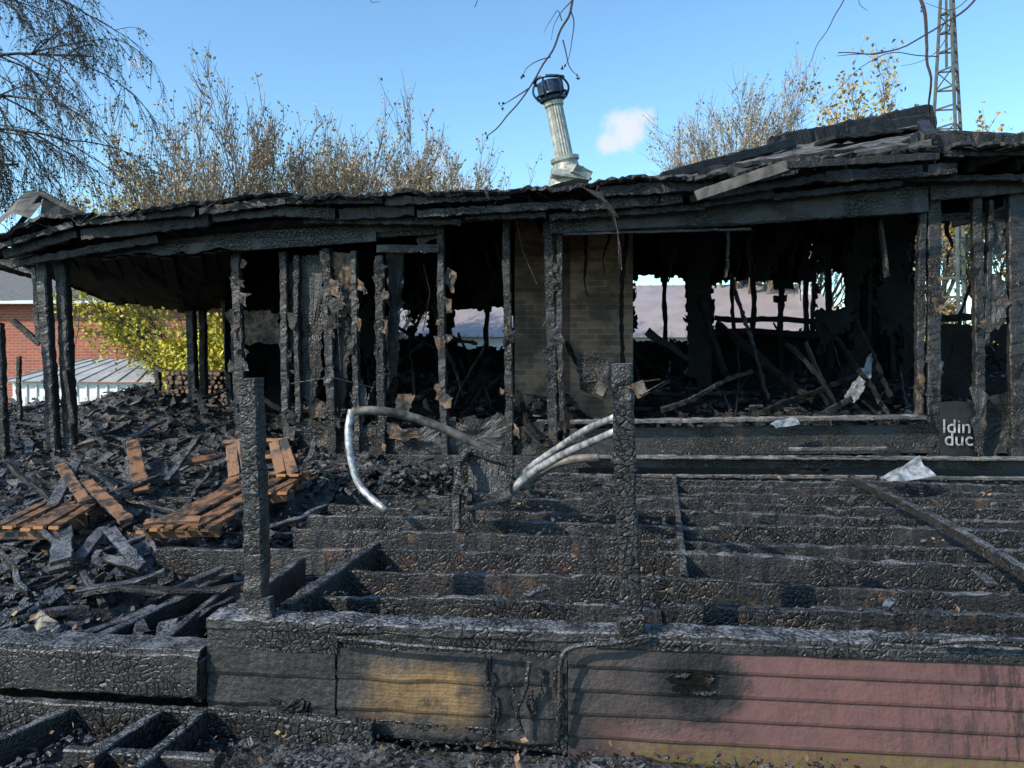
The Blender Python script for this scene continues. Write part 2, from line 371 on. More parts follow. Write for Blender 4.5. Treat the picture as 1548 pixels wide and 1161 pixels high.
pc.beam(S(-20,383,8.3),S(60,398,8.8),.06,.1,.01); pc.beam(S(0,402,9),S(60,418,9.6),.3,.05,.02)
pc.build('sagging_porch_ceiling',[M_soot,M_roofc],house)

# front wall frame
fw=MB()
def st(a,b,c,d,wpx,v=VW,m=0,dep=.09,warp=.015,rough=.012):
    t=S((a+c)/2,500,v).y; w=wpx/F*t
    p0=S(c,d,v);p1=S(a,b,v); fw.beam(p0,p1,w,dep,rough,mat=m,up=L(0,-1,0),seg=.035,warp=warp,rag=.02)
for x in [(357,378,366,690,14),(428,382,436,680,12),(449,385,452,640,9),(494,376,504,692,14),(535,378,541,690,10),(573,385,579,690,13),(666,335,672,692,11),(766,328,771,692,12),(827,320,838,692,15),(844,352,850,640,9),(1393,312,1388,635,11),(1411,282,1410,705,19),(1475,280,1482,712,14),(1497,300,1490,520,7),(1536,270,1538,700,24)]: st(*x)
for x in [(1100,330,1098,420,4),(1330,330,1340,420,4),(480,390,478,640,6),(470,385,466,600,5)]: st(*x,v=8.5)
def hb(a,b,c,d,h,v=8.22,w=.05,m=0,rough=.010): fw.beam(S(a,b,v),S(c,d,v),w,h,rough,mat=m,rag=.04,seg=.045)
hb(145,386,572,357,.12,8.17,.05,2,.008); hb(200,372,660,338,.13,8.24,.05); hb(570,376,668,376,.09,8.2); hb(565,352,672,345,.12,8.26)
hb(660,330,832,318,.13); hb(575,336,830,322,.10,8.27)
hb(828,338,1405,303,.24,8.2,.06,0,.012); hb(828,318,1410,284,.12,8.23,.06); hb(850,354,1140,346,.025,8.14,.02,1,.006); hb(850,353,1395,318,.05,8.3,.09,1)
hb(1400,292,1640,272,.16,8.2)
hb(1400,330,1640,318,.08,8.5,.05)
hb(862,638,1402,630,.04,8.17,.16,3,.010); 
for y0,m in [(652,0),(666,0),(680,0)]: hb(858,y0+3,1425,y0-3,.10,8.26,.03,m,.004)
hb(400,692,880,697,.10,8.25,.09); hb(870,700,1640,704,.09,8.12,.05,0); hb(870,690,1640,694,.02,8.05,.16,3)
hb(400,706,880,712,.14,8.22,.05); hb(1330,722,1640,724,.03,8.0,.06,3,.006); hb(700,718,1330,721,.03,8.0,.06,3,.008)
hb(1190,679,1345,678,.03,7.95,.05,3,.006)
fw.build('front_wall_frame',[M_stud,M_charb,M_char,M_ash,M_ends],house)
def scrap(mb,poly,v,mat,thick=0):
    pts=[S(x,y,v) for x,y in poly]; n=len(pts); c=sum(pts,Vector())/n
    def edge(f):
        out=[]
        for i in range(n):
            a=pts[i];b=pts[(i+1)%n]; k=max(1,int((b-a).length/.03))
            for j in range(k):
                q=a.lerp(b,j/k); d=noise.noise_vector(q*9)*.05+noise.noise_vector(q*30)*.03
                q=c+(q+Vector((d.x,0,d.z))-c)*f
                out.append(q+L(0,1,0)*(.045*noise.noise(q*5)+.012*noise.noise(q*20)))
        return out
    rings=[edge(1),edge(.75),edge(.45),edge(.15)]; m=len(rings[0]); vs=[p for r in rings for p in r]+[c+L(0,1,0)*.045*noise.noise(c*5)]
    fs=[];uvs=[]; U_=lambda i:(vs[i].x+mat,vs[i].z)
    for r in range(3):
        for i in range(m):
            k=(i+1)%m; f=(r*m+i,r*m+k,(r+1)*m+k,(r+1)*m+i); fs.append(f); uvs.append([U_(q) for q in f])
    for i in range(m):
        f=(3*m+i,3*m+(i+1)%m,4*m); fs.append(f); uvs.append([U_(q) for q in f])
    mb.add(vs,fs,uvs,mat)
sc=MB()
for poly,v,m in [([(500,380),(535,382),(533,470),(505,478)],8.32,0),([(455,388),(490,386),(486,560),(470,615),(456,590)],8.34,1),([(436,395),(452,390),(455,520),(440,540)],8.36,1),
 ([(444,640),(500,636),(530,655),(570,640),(575,692),(445,692)],8.32,1),([(470,605),(500,608),(502,632),(468,632)],8.38,0),([(580,650),(665,640),(668,692),(580,692)],8.33,1),([(598,598),(630,596),(610,628),(598,618)],8.2,0),
 ([(585,640),(640,655),(610,668),(590,660)],8.22,0),([(672,640),(768,625),(770,692),(674,692)],8.34,1),([(780,640),(825,640),(826,692),(782,692)],8.34,4),
 ([(625,340),(662,348),(655,362),(640,372),(628,362)],8.33,1),([(675,408),(690,412),(684,440),(674,436)],8.3,0),([(505,478),(530,478),(528,560),(515,640),(506,600)],8.35,4),([(540,560),(556,590),(548,670),(541,660)],8.3,1),
 ([(585,378),(612,380),(600,560),(586,590)],8.42,4),([(1500,330),(1520,335),(1512,395),(1498,370)],8.3,1),([(1485,420),(1512,410),(1526,450),(1510,500),(1486,500)],8.25,1),([(1515,300),(1560,300),(1560,600),(1540,560),(1525,420)],8.34,1),
 ([(1488,600),(1560,590),(1560,690),(1490,690)],8.32,4),([(1385,560),(1393,560),(1393,628),(1384,628)],8.1,0),([(1470,560),(1490,600),(1486,690),(1474,690)],8.15,1),
 ([(1300,560),(1322,530),(1316,575),(1280,598)],9.5,5),([(1275,600),(1300,575),(1310,590),(1290,610)],9.3,5),([(340,470),(420,470),(428,520),(360,520)],9.2,0),([(870,540),(900,530),(930,560),(920,600),(880,590)],8.9,1)]:
    scrap(sc,poly,v,m)
for i in range(130):
    px=random.choice([360,432,500,538,577,669,768,833,1410,1480,1535])+rr(-10,12); py=rr(390,680); s_=rr(3,13)
    scrap(sc,[(px-s_*.5,py-s_),(px+s_*.6,py-s_*.6),(px+s_*.4,py+s_),(px-s_*.3,py+s_*.7)],8.24,random.choice([1,1,4,0]))
sc.build('sheathing_scraps',[M_sheath,M_charb,M_paper,M_ends,M_roofc,M_fabric],house)
# back wall with burnt-out openings
bw=MB(); VB=13.0
opn=[(688,466,772,526),(960,418,1038,516),(1080,424,1232,500),(1234,410,1276,466),(598,468,618,515),(632,475,646,505),(1385,360,1600,520),(300,400,352,640),(1418,300,1600,480),(1226,360,1232,400)]
x0,x1=340,1600; y0,y1=300,640; cs=4
nx=int((x1-x0)/cs);ny=int((y1-y0)/cs)
rows=[[S(x0+j*cs+rr(-1.6,1.6),y0+i*cs+rr(-1.6,1.6),VB+rr(-.04,.04)) for j in range(nx+1)] for i in range(ny+1)]
def keep(i,j):
    x=x0+(j+.5)*cs;y=y0+(i+.5)*cs
    w=7*noise.noise(Vector((x*.04,y*.04,0)))+4*noise.noise(Vector((x*.13,y*.13,0)))+3*noise.noise(Vector((x*.4,y*.4,0)))
    for a,b,c,d in opn:
        if a+w<x<c-w and b+w*1.3<y<d-w*.6: return False
    return not (y<440 and noise.noise(Vector((x*.05,y*.03,4)))+.3*noise.noise(Vector((x*.2,y*.2,4)))>.7)
bw.grid(rows,keep=keep)
def sb_(a,b,c,d,w,v=12.8,m=0,warp=.05): 
    bw.beam(S(c,d,v),S(a,b,v),w/F*v,.1,.02,mat=m,up=L(0,-1,0),warp=warp,seg=.1)
for x in [(1003,330,1006,540,6),(1052,380,1066,620,28),(1104,400,1108,520,5),(1139,400,1134,520,7),(1182,420,1180,560,8),(1215,360,1219,600,6),(1250,330,1258,620,8),(1290,330,1296,600,10),(1318,330,1310,600,7),(1345,340,1350,620,9),(1370,330,1366,600,8),(735,440,738,530,7),(1232,340,1228,500,5)]: sb_(*x)
sb_(1080,480,1232,486,8); sb_(1080,500,1232,508,10); sb_(1420,480,1470,478,10); 
for x in [(1168,430,1196,428,16),(1172,452,1190,452,10)]: sb_(*x)
bw.grid([[S(340,300,9.5),S(430,330,12.9)],[S(340,560,9.5),S(430,640,12.9)]])
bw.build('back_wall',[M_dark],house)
ip=MB()
def ragpanel(px0,px1,py0,py1,v,holes,thr,seed,cs=5):
    nx=int((px1-px0)/cs);ny=int((py1-py0)/cs)
    rows=[[S(px0+j*cs+rr(-2,2),py0+i*cs+rr(-2,2),v+.08*noise.noise(Vector((j*.1,i*.1,seed)))) for j in range(nx+1)] for i in range(ny+1)]
    def kk(i,j):
        x=px0+j*cs;y=py0+i*cs
        for a,b,c,d in holes:
            if a<x<c and b<y<d: return False
        return noise.noise(Vector((x*.03,y*.012,seed)))+.4*noise.noise(Vector((x*.15,y*.08,seed)))>thr-(py1-y)/(py1-py0)*.2
    ip.grid(rows,keep=kk)
ragpanel(1235,1395,325,600,11.2,[(1234,410,1278,466)],.05,3)
ragpanel(960,1235,330,425,11.5,[],.05,8)
ragpanel(590,770,340,470,11.4,[],.0,5)
ragpanel(375,600,380,650,10.8,[],.0,6)
ragpanel(1040,1078,380,620,11.0,[],-.1,12)
ragpanel(1420,1540,490,640,10.0,[],-.15,14)
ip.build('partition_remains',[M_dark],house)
it=MB()
rows=[]
def iz(u,v): return .62+.14*(v-8.3)+.36*max(0,noise.noise(Vector((u*.9,v*.9,2)))+.3)+.12*noise.noise(Vector((u*4,v*4,2)))+.06*noise.noise(Vector((u*13,v*13,2)))
for i in range(60):
    v=8.35+i*.085; rows.append([L(-4.1+j*.08,v,min(iz(-4.1+j*.08,v),1.75)) for j in range(142)])
it.grid(rows)
for i in range(3000):
    u=rr(-3.9,6.5);v=8.4+4*R()**1.5; l=rr(.03,.22)
    it.box(L(u,v,iz(u,v)+rr(0,.08)),l,l*rr(.2,.8),l*rr(.1,.4),Matrix.Rotation(rr(0,6),3,'Z')@Matrix.Rotation(rr(-.6,.6),3,'X'),random.choice([0,1,1,2]),jit=.5)
for i in range(330):
    u=rr(-3.9,6.5);v=rr(8.6,12.7);z=iz(u,v)-.03; an=rr(0,3.14); el=rr(-.1,.5) if R()<.7 else rr(.5,1.3); l=rr(.2,1.1)
    d=Vector((math.cos(an)*math.cos(el),math.sin(an)*math.cos(el),math.sin(el)))*l
    P=L(u,v,z); it.beam(P,P+d,rr(.02,.05),rr(.02,.09),.016,mat=random.choice([0,0,1,2]),warp=.06,seg=.06,taper=rr(.3,1))
for a,b,c,d,v1,v2,w in [(1085,490,1235,605,11,9.5,.1),(1040,400,1100,560,11.5,10,.12),(1105,410,1165,600,11,10,.06),(980,500,1040,545,10,10,.1),(1000,620,1140,560,9,10,.06),(1240,480,1330,600,10.5,9,.06),(600,560,660,430,11,9,.05),(560,480,660,520,11,10,.05),(680,510,720,520,11,10,.06),(780,600,820,670,8.6,8.0,.08),(860,520,900,600,10,8.8,.06),(1190,520,1260,600,9.5,9,.06),(1150,620,1330,560,9,10,.07),(1350,600,1290,480,9,10,.05),(1430,560,1470,420,10,10,.05),(630,390,700,600,9.5,9,.05),(945,330,940,620,9.5,9.3,.07)]:
    it.beam(S(a,b,v1),S(c,d,v2),w*.8,w,.02,mat=random.choice([0,0,1]),warp=.07,seg=.06,taper=.7)
for i in range(80):
    u=rr(-3.8,5.5);v=rr(8.8,12.6);z=3.35; l=rr(.15,.9); it.beam(L(u,v,z),L(u+rr(-.1,.1),v,z-l),rr(.01,.07),.015,.015,warp=.1,seg=.06,taper=.2)
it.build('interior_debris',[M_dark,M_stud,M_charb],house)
bc=MB()
def bwall(mb,a,b,ztop,zbot,mat=0,off=0):
    l=(b-a).length; mb.add([Vector((a.x,a.y,zbot)),Vector((b.x,b.y,zbot)),Vector((b.x,b.y,ztop)),Vector((a.x,a.y,ztop))],[(0,1,2,3)],[[(off,zbot),(off+l,zbot),(off+l,ztop),(off,ztop)]],mat)
u0,u1,u2,u3=U(778,10.0),U(840,10.0),U(862,10.0),U(957,10.0)
for (a,b) in [((u0,10.),(u1,10.)),((u1,10.),(u1,10.2)),((u1,10.2),(u2,10.2)),((u2,10.2),(u2,10.)),((u2,10.),(u3,10.)),((u3,10.),(u3,10.8)),((u0,10.8),(u0,10.))]:
    bwall(bc,L(*a,0),L(*b,0),3.5,.5,off=a[0]+a[1])
bc.build('brick_chimney_breast',[M_brick2],house)
# flue on roof
fl=MB()
b0=S(858,262,9.0); b1=S(836,152,8.95); 
ax=(b1-b0).normalized()
e1=ax.orthogonal().normalized(); e2=ax.cross(e1)
def lathe(mb,prof,mat,sides=24,flute=0):
    vs=[];fs=[];uvs=[]
    for h,r in prof:
        for j in range(sides):
            a=2*math.pi*j/sides; q=r+(flute if j%2 else 0); vs.append(b0+ax*h+(e1*math.cos(a)+e2*math.sin(a))*q)
    for i in range(len(prof)-1):
        for j in range(sides):
            k=(j+1)%sides; fs.append((i*sides+j,i*sides+k,(i+1)*sides+k,(i+1)*sides+j)); uvs.append([(0,0)]*4)
    mb.add(vs,fs,uvs,mat)
hh=(b1-b0).length
lathe(fl,[(.12,.108),(.14,.096),(hh-.08,.090),(hh-.06,.105),(hh,.105)],0,40,.008)
lathe(fl,[(-.12,.26),(-.02,.21),(.03,.2),(.05,.15),(.12,.14),(.14,.165),(.18,.165),(.19,.12)],0)
lathe(fl,[(hh-.02,.10),(hh+.0,.15),(hh+.03,.155),(hh+.04,.10),(hh+.06,.10),(hh+.07,.15),(hh+.20,.15),(hh+.22,.11),(hh+.235,0.001)],1,20)
fl.tube([b0+ax*(hh+.235+.015*math.cos(q*2))+(e1*math.cos(q)+e2*math.sin(q))*.165 for q in [i*.2618 for i in range(25)]],.020,.020,6,1,cap=False)
fl.tube([b0+ax*(hh+.06)+(e1*math.cos(q)+e2*math.sin(q))*.17 for q in [i*.2618 for i in range(25)]],.016,.016,6,1,cap=False)
for t in range(6): # curved cage straps
    a=t*math.pi/3+.3; dr_=e1*math.cos(a)+e2*math.sin(a)
    fl.tube([b0+ax*(hh+.01+.23*q)+dr_*(.15+.055*math.sin(q*math.pi)) for q in [i/8 for i in range(9)]],.013,.013,5,1)
fl.box(S(862,268,8.9),.46,.4,.08,Matrix.Rotation(.15,3,'Y'),2,jit=.15); fl.box(S(874,260,8.8),.26,.26,.12,Matrix.Rotation(.3,3,'Y')@Matrix.Rotation(.5,3,'Z'),0,jit=.3)
fl.build('chimney_flue',[M_flue,M_cap,M_flue],house)
hw=MB(); hw.grid([[S(1421,608,8.2),S(1448,606,8.18),S(1474,610,8.2)],[S(1420,650,8.2),S(1448,650,8.19),S(1474,652,8.2)],[S(1421,688,8.2),S(1448,690,8.2),S(1476,690,8.2)]]); hw.build('printed_housewrap',[M_wrap],house)
for txt,px,py in [('ldin',1424,654),('duc',1427,673)]:
    cu=bpy.data.curves.new('lettering','FONT'); cu.body=txt; cu.size=.19; cu.offset=.001; cu.materials.append(M_letter)
    o=bpy.data.objects.new('housewrap_lettering',cu); bpy.context.scene.collection.objects.link(o); o.parent=house
    o.location=S(px,py,8.165); o.rotation_euler=(math.pi/2,0,-A)
wr=MB()
for pts in [[(888,288,7.6),(915,310,7.7),(932,340,7.8),(937,372,7.8),(940,408,7.8)],[(905,298,7.6),(928,325,7.7),(934,350,7.7),(936,400,7.7)],[(780,330,8.2),(790,380,8.3),(812,430,8.3)],[(1000,330,8.3),(1060,345,8.6),(1120,350,8.8)],[(120,470,9),(118,500,9),(112,530,9)],[(640,400,8.6),(650,440,8.6),(640,500,8.7)],[(520,400,8.1),(510,480,8.1),(515,560,8.1)],[(440,580,8.1),(500,570,8),(560,585,8.1)]]:
    wr.tube([S(*p) for p in pts],.007,.005,5)
wr.grid([[S(880,283,7.6),S(905,290,7.6)],[S(905,300,7.62),S(925,312,7.62)],[S(926,325,7.65),S(936,330,7.65)]])
wr.build('hanging_wires',[M_charb],house)
pp=MB()
def post(mb,a,b,c,d,wpx,v,mat=0,warp=.02,rough=.012,rag=.03):
    t=S(a,b,v).y; mb.beam(S(c,d,v),S(a,b,v),wpx/F*t,wpx/F*t,rough,mat=mat,up=L(0,-1,0),seg=.035,warp=warp,rag=rag)
for x in [(-2,488,8,705,12,7.9),(52,400,60,520,9,9),(66,398,84,700,16,8.2),(94,396,108,690,17,8.3),(28,540,30,640,6,9.5),(289,458,294,640,13,11.8),(307,460,309,640,10,12),(340,455,352,640,10,11),(238,560,240,635,8,10),(355,500,360,640,10,9.2)]: post(pp,*x)
for a,b,c,d,v in [(20,485,60,520,9),(0,395,60,415,9),(100,560,112,640,8.2)]: pp.beam(S(a,b,v),S(c,d,v),.06,.07,.01)
pp.build('porch_posts',[M_stud],house)

# ============================================================ deck
deck=empty('burnt_deck'); DZ=.60
dj=MB()
ju=[(4.02,-1.45,6),(4.47,-1.45,6),(4.98,-2.9,6),(5.42,-2.15,6),(5.85,-2.2,6),(6.28,-2.2,6),(6.7,-2.3,6),(7.1,-2.3,6.4),(7.5,-2.3,6.4),(7.85,-2.3,6.4)]
for i,(v,ua,ub) in enumerate(ju):
    x=ua
    while True:
        y=min(ub,x+rr(1.6,3.4)); 
        dj.beam(L(x,v+rr(-.03,.03),DZ-.09+rr(-.03,.01)),L(y,v+rr(-.03,.03),DZ-.09+rr(-.03,.01)),rr(.04,.065),.17+rr(-.03,.02),.014,mat=0 if R()<.7 else 1,seg=.045,warp=.035,rag=.02)
        if y>=ub: break
        x=y-.03
for u,ub_,va,vb,w,m in [(-1.52,-1.42,3.75,5.0,.07,0),(-1.76,-1.76,3.75,4.6,.05,0),(.5,.78,4.5,7.95,.04,0),(-2.3,-2.3,6.7,8.1,.05,0)]:
    dj.beam(L(u,va,DZ-.07),L(ub_,vb,DZ-.07),w,.17,.009,mat=m,seg=.05)
dj.beam(S(1285,722,7.9),S(1420,790,5.6),.06,.07,.01,mat=0); dj.beam(S(1420,790,5.6),S(1580,885,4.3),.06,.08,.01)
dj.beam(L(U(712,4.25),4.25,.05),L(U(712,4.25),4.25,.44),.14,.14,.012)
for i in range(20):
    v=random.choice(ju)[0]; u=rr(-.6,4.5); dj.beam(L(u,v,DZ+.01),L(u+rr(-.15,.15),v+rr(.08,.25),DZ+rr(.0,.03)),rr(.02,.07),.015,.012,mat=0)
dj.build('floor_joists',[M_char,M_charb],deck)
dr=MB()
dr.beam(L(-1.82,3.62,DZ-.015),L(.3,3.63,DZ-.02),.16,.05,.009,seg=.03,mat=1); dr.beam(L(.28,3.63,DZ-.015),L(3.4,3.62,DZ-.02),.15,.05,.009,seg=.03,mat=1)
dr.beam(L(-1.82,3.60,DZ-.12),L(3.4,3.60,DZ-.12),.05,.19,.006); dr.beam(L(-1.82,3.75,DZ-.12),L(3.4,3.75,DZ-.12),.05,.19,.01)
dr.beam(L(-1.82,3.565,DZ-.075),L(-1.19,3.565,DZ-.08),.025,.13,.004,seg=.04)
dr.beam(L(-1.2,3.57,DZ-.06),L(.0,3.57,DZ-.065),.02,.05,.006); dr.beam(L(.0,3.56,DZ-.04),L(3.4,3.555,DZ-.035),.03,.045,.005)
dr.beam(L(1.2,3.58,DZ+.02),L(3.2,3.60,DZ+.03),.03,.03,.008,mat=0)
dr.beam(L(-1.82,3.57,.14),L(-.12,3.57,.10),.03,.09,.01)
dr.build('front_beam',[M_char,M_capb],deck)
sk=MB()
def lap(u0_,u1_,z0,z1,v,jit=.003):
    n=int((u1_-u0_)/.04); rows=[]
    for zi,(z,dv) in enumerate([(z1-.004,.016),(z0+.012,.0),(z0,.002),(z0,.02)]):
        row=[]
        for k in range(n+1):
            u=u0_+(u1_-u0_)*k/n; ww=1 if u<.45 else .3
            row.append(L(u,v+dv+jit*ww*3*noise.noise(Vector((u*5,z*9,0))),z+jit*ww*noise.noise(Vector((u*8,z*5,3)))))
        rows.append(row)
    fs=[];uvs=[];zs=[z1,z0+.012,z0,z0]
    vs=[p for r in rows for p in r]
    for i in range(3):
        for k in range(n):
            fs.append((i*(n+1)+k,(i+1)*(n+1)+k,(i+1)*(n+1)+k+1,i*(n+1)+k+1))
            ua=u0_+(u1_-u0_)*k/n;ub=u0_+(u1_-u0_)*(k+1)/n
            uvs.append([(ua,zs[i]),(ua,zs[i+1]),(ub,zs[i+1]),(ub,zs[i])])
    sk.add(vs,fs,uvs)
zz=.555
for h in [.105,.105,.105,.105,.10]:
    lap(-.12,3.4,zz-h,zz,3.545,.004); zz-=h
zz=.49
for h in [.14,.14,.12]: lap(-1.19,-.47,zz-h,zz,3.55,.005); lap(-1.82,-1.2,zz-h,zz,3.545,.006); lap(-.465,-.125,zz-h,zz,3.55,.012); zz-=h
sk.build('skirt_siding',[M_skirt],deck)
ho=MB()
def blob(cu,cz,ru,rz,dv,seed,mat):
    n=28; ring=[]
    for j in range(n):
        a=2*math.pi*j/n; q=1+.55*noise.noise(Vector((math.cos(a)*2,math.sin(a)*2,seed)))+.25*noise.noise(Vector((math.cos(a)*6,math.sin(a)*6,seed)))
        ring.append(L(cu+math.cos(a)*ru*q,3.543+dv+.008*noise.noise(Vector((math.cos(a)*3,math.sin(a)*3,seed+5))),cz+math.sin(a)*rz*q))
    c=L(cu,3.543+dv*.4,cz); ho.add(ring+[c],[(j,(j+1)%n,n) for j in range(n)],[[(ring[j].x,ring[j].z),(ring[(j+1)%n].x,ring[(j+1)%n].z),(c.x,c.z)] for j in range(n)],mat)
blob(.43,.405,.10,.055,-.006,1,1); blob(.38,.445,.035,.012,-.016,2,0); blob(.47,.37,.05,.012,-.014,3,0); blob(.50,.43,.018,.02,-.012,6,0)
cp=L(-1.42,3.535,.22)
for k in range(5): ho.tube([cp+Vector((rr(-.1,.1),rr(-.01,.01),rr(-.06,.03))) for _ in range(4)],.012,.008,6,rough=.008)
ho.build('burnt_socket_hole',[M_roofc,M_soot],deck)
cb=MB()
def curve(pts,n=8):
    out=[];P=[Vector(p) for p in pts];P=[P[0]*2-P[1]]+P+[P[-1]*2-P[-2]]
    for i in range(1,len(P)-2):
        for k in range(n):
            t=k/n; a,b,c,d=P[i-1],P[i],P[i+1],P[i+2]
            out.append(.5*((2*b)+(c-a)*t+(2*a-5*b+4*c-d)*t*t+(3*b-a-3*c+d)*t**3))
    out.append(P[-2]); return out
cb.tube(curve([S(497,962,3.5),S(520,966,3.49),S(640,978,3.49),S(760,986,3.49)]),.012,.010,6,rough=.003)
cb.tube(curve([S(985,962,3.52),S(930,972,3.49),S(880,976,3.48),S(856,984,3.48),S(848,1005,3.48),S(846,1060,3.49),S(842,1118,3.5)]),.013,.012,7,rough=.003)
cb.tube(curve([S(800,1000,3.5),S(795,1040,3.49),S(782,1075,3.5),S(790,1110,3.5)]),.012,.009,6,rough=.006)
cb.tube(curve([S(1420,972,3.5),S(1480,968,3.48),S(1580,972,3.48)]),.014,.012,6,rough=.003)
for i in range(14):
    u=rr(-.5,-.12);z=rr(.2,.5); cb.tube([L(u+rr(-.015,.015),3.54,z-k*.04) for k in range(4)],rr(.004,.012),.004,5,rough=.006)
cb.build('charred_cable',[M_char],deck)
dp=MB()
post(dp,378,566,392,936,31,3.66,warp=.01,rough=.009); post(dp,938,546,954,955,32,3.62,warp=.01,rough=.009,mat=0)
dp.beam(S(392,905,3.62),S(396,938,3.6),.13,.06,.01); dp.beam(S(953,935,3.55),S(955,957,3.55),.12,.06,.01)
dp.beam(S(930,690,3.6),S(928,700,3.6),.03,.03,.004)
dp.build('railing_posts',[M_char],deck)
lf=MB()
for c,ang in [((908,590),.5),((968,588),-.4)]:
    q=S(c[0],c[1],3.55); lf.box(q,.06,.015,.075,Matrix.Rotation(ang,3,'Y'),0,jit=.2); lf.box(q+Vector((0,-.012,0)),.04,.02,.05,Matrix.Rotation(ang,3,'Y'),1,jit=.3)
lf.tube([S(905,575,3.5),S(880,578,3.45)],.003,.002,5); lf.tube([S(900,600,3.5),S(868,590,3.45)],.003,.002,5); lf.tube([S(965,578,3.5),S(998,573,3.4)],.003,.002,5); lf.tube([S(970,596,3.5),S(1004,577,3.4)],.004,.002,5); lf.tube([S(925,580,3.6),S(968,590,3.55)],.004,.004,5)
lf.build('junction_box_remains',[M_sheath,M_rust],deck)

sd=empty('lower_deck_frame'); lo=MB()
lo.beam(L(-4.5,3.52,.34),L(-1.84,3.52,.35),.05,.20,.010,seg=.04); lo.beam(L(-4.5,3.60,.44),L(-1.84,3.60,.45),.17,.03,.008,seg=.04)
lo.beam(L(-4.5,3.47,.17),L(-1.0,3.50,.12),.05,.14,.010,seg=.04); lo.beam(L(-1.86,3.52,.32),L(-1.82,3.8,.34),.05,.2,.008)
lo.beam(S(135,995,3.75),S(345,886,4.95),.06,.18,.009); lo.beam(S(250,985,3.8),S(350,900,4.75),.05,.16,.009)
lo.beam(S(0,1002,3.8),S(130,990,3.8),.08,.03,.01)
lo.beam(S(-20,1150,3.1),S(118,1090,3.5),.05,.16,.008); lo.beam(S(135,1170,3.05),S(242,1095,3.45),.05,.15,.008); lo.beam(S(205,1190,3.0),S(308,1100,3.45),.05,.17,.008)
lo.beam(S(100,1150,3.15),S(330,1165,3.1),.05,.12,.008); lo.beam(S(-20,1190,2.95),S(240,1200,2.95),.05,.15,.008)
lo.build('frame_members',[M_char],sd)

# ============================================================ pallets and boards
def pallet(name,p0,p1,p2,n,gap=.25,mats=(M_pallet,M_ends)):
    b=MB(); p0,p1,p2=Vector(p0),Vector(p1),Vector(p2); ex=p1-p0; ey=p2-p0; w=ex.length/n; nm=ex.cross(ey).normalized()
    if nm.z<0:nm=-nm
    for i in range(n):
        c=p0+ex*((i+.5)/n)+nm*rr(-.01,.015)+ex*rr(-.02,.02); b.beam(c,c+ey*rr(.8,1.08)+ex*rr(-.05,.05),w*(1-gap)*rr(.8,1.1),.022,.006,up=nm,seg=.06,mat=0,rag=.03)
        b.box(c-ey.normalized()*.006,w*(1-gap)*.8,.012,.02,mat=1)
    for f in (.08,.5,.92): b.beam(p0+ey*f-nm*.05,p1+ey*f-nm*.05,.04,.08,.006,up=nm,mat=0)
    return b.build(name,list(mats))
pallet('wooden_pallet',S(205,803,5.3),S(318,800,5.3),S(362,722,6.4),6)
pallet('wooden_pallet',S(345,722,6.3),S(457,718,6.3),S(336,662,6.6),5)
pallet('wooden_pallet',S(300,765,5.9),S(440,742,6.0),S(345,728,6.7),6)
pallet('wooden_pallet',S(-20,800,5.2),S(95,800,5.2),S(60,760,6.1),5)
pb=MB()
for a,b,c,d,v1,v2,w,m in [(215,745,200,665,6.5,7.2,.12,0),(222,740,190,660,6.9,7.4,.1,1),(60,800,120,690,5.6,6.8,.1,1),(130,728,195,790,6.3,5.6,.1,0),(250,730,300,660,6.5,7.4,.06,1),(92,850,96,795,4.6,5.4,.13,1),(120,970,125,858,4.0,5.2,.12,1),(165,800,215,860,5.2,4.7,.08,1),(115,850,160,795,4.8,5.4,.09,2),(300,780,365,712,5.6,6.5,.08,0),(210,790,310,785,5.2,5.2,.05,0),(55,795,95,830,5.3,4.9,.04,2),(150,840,215,860,4.8,4.7,.05,2),(140,850,200,845,4.8,4.9,.05,2),(0,870,75,790,4.9,6,.14,1),(250,975,255,940,3.9,4.1,.1,1),(0,790,150,770,5.8,6.2,.12,1),(20,1000,110,930,3.8,4.4,.05,1),(90,700,130,760,6.6,5.9,.09,0),(270,700,330,690,6.9,7.2,.1,0)]:
    pb.beam(S(a,b,v1),S(c,d,v2),w,.03,.010,mat=m,seg=.05,up=Vector((0,-.5,1)).normalized(),rag=.05)
pb.build('scorched_boards',[M_pallet,M_char,M_chip])

# ============================================================ debris heaps
def chips(mb,n,fn,s0,s1,mats):
    for i in range(n):
        p=fn(); rot=Matrix.Rotation(rr(0,6.28),3,'Z')@Matrix.Rotation(rr(-.6,.6),3,'X')@Matrix.Rotation(rr(-.6,.6),3,'Y')
        l=s0+(s1-s0)*R()**2; mb.box(p,l,l*rr(.25,.8),l*rr(.12,.5),rot,random.choice(mats),jit=.55)
ub0=U(195,9.8)
def dz(u,v):
    b=interp([(3.6,.26),(5,.30),(6,.42),(7,.58),(8.3,.72),(10.5,.92),(12.5,.8),(14,.2)],v)
    b+=.42*math.exp(-((u-ub0)**2)/.5-((v-9.8)**2)/.8)
    return b+.16*noise.noise(Vector((u*1.1,v*1.1,7)))+.07*noise.noise(Vector((u*4,v*4,7)))+.035*noise.noise(Vector((u*13,v*13,7)))
dh=MB(); rows=[[L(-8.5+j*.06,3.75+i*.07,dz(-8.5+j*.06,3.75+i*.07)) for j in range(112)] for i in range(135)]
def kp(i,j):
    u=-8.5+j*.06;v=3.75+i*.07
    return u<interp([(3.7,-1.8),(5,-1.8),(5.1,-2.3),(8.2,-2.3),(8.3,-3.6),(14,-3.6)],v)
dh.grid(rows,keep=kp)
def rp():
    v=rr(3.8,11.5); 
    u=rr(-1.0*v*.75-.8,interp([(5,-1.8),(5.1,-2.3),(8.2,-2.3),(8.3,-3.8)],v))
    return L(u,v,dz(u,v)+rr(0,.05))
chips(dh,6500,rp,.012,.13,[0,0,0,1]); chips(dh,220,rp,.12,.3,[0,0,1,3])
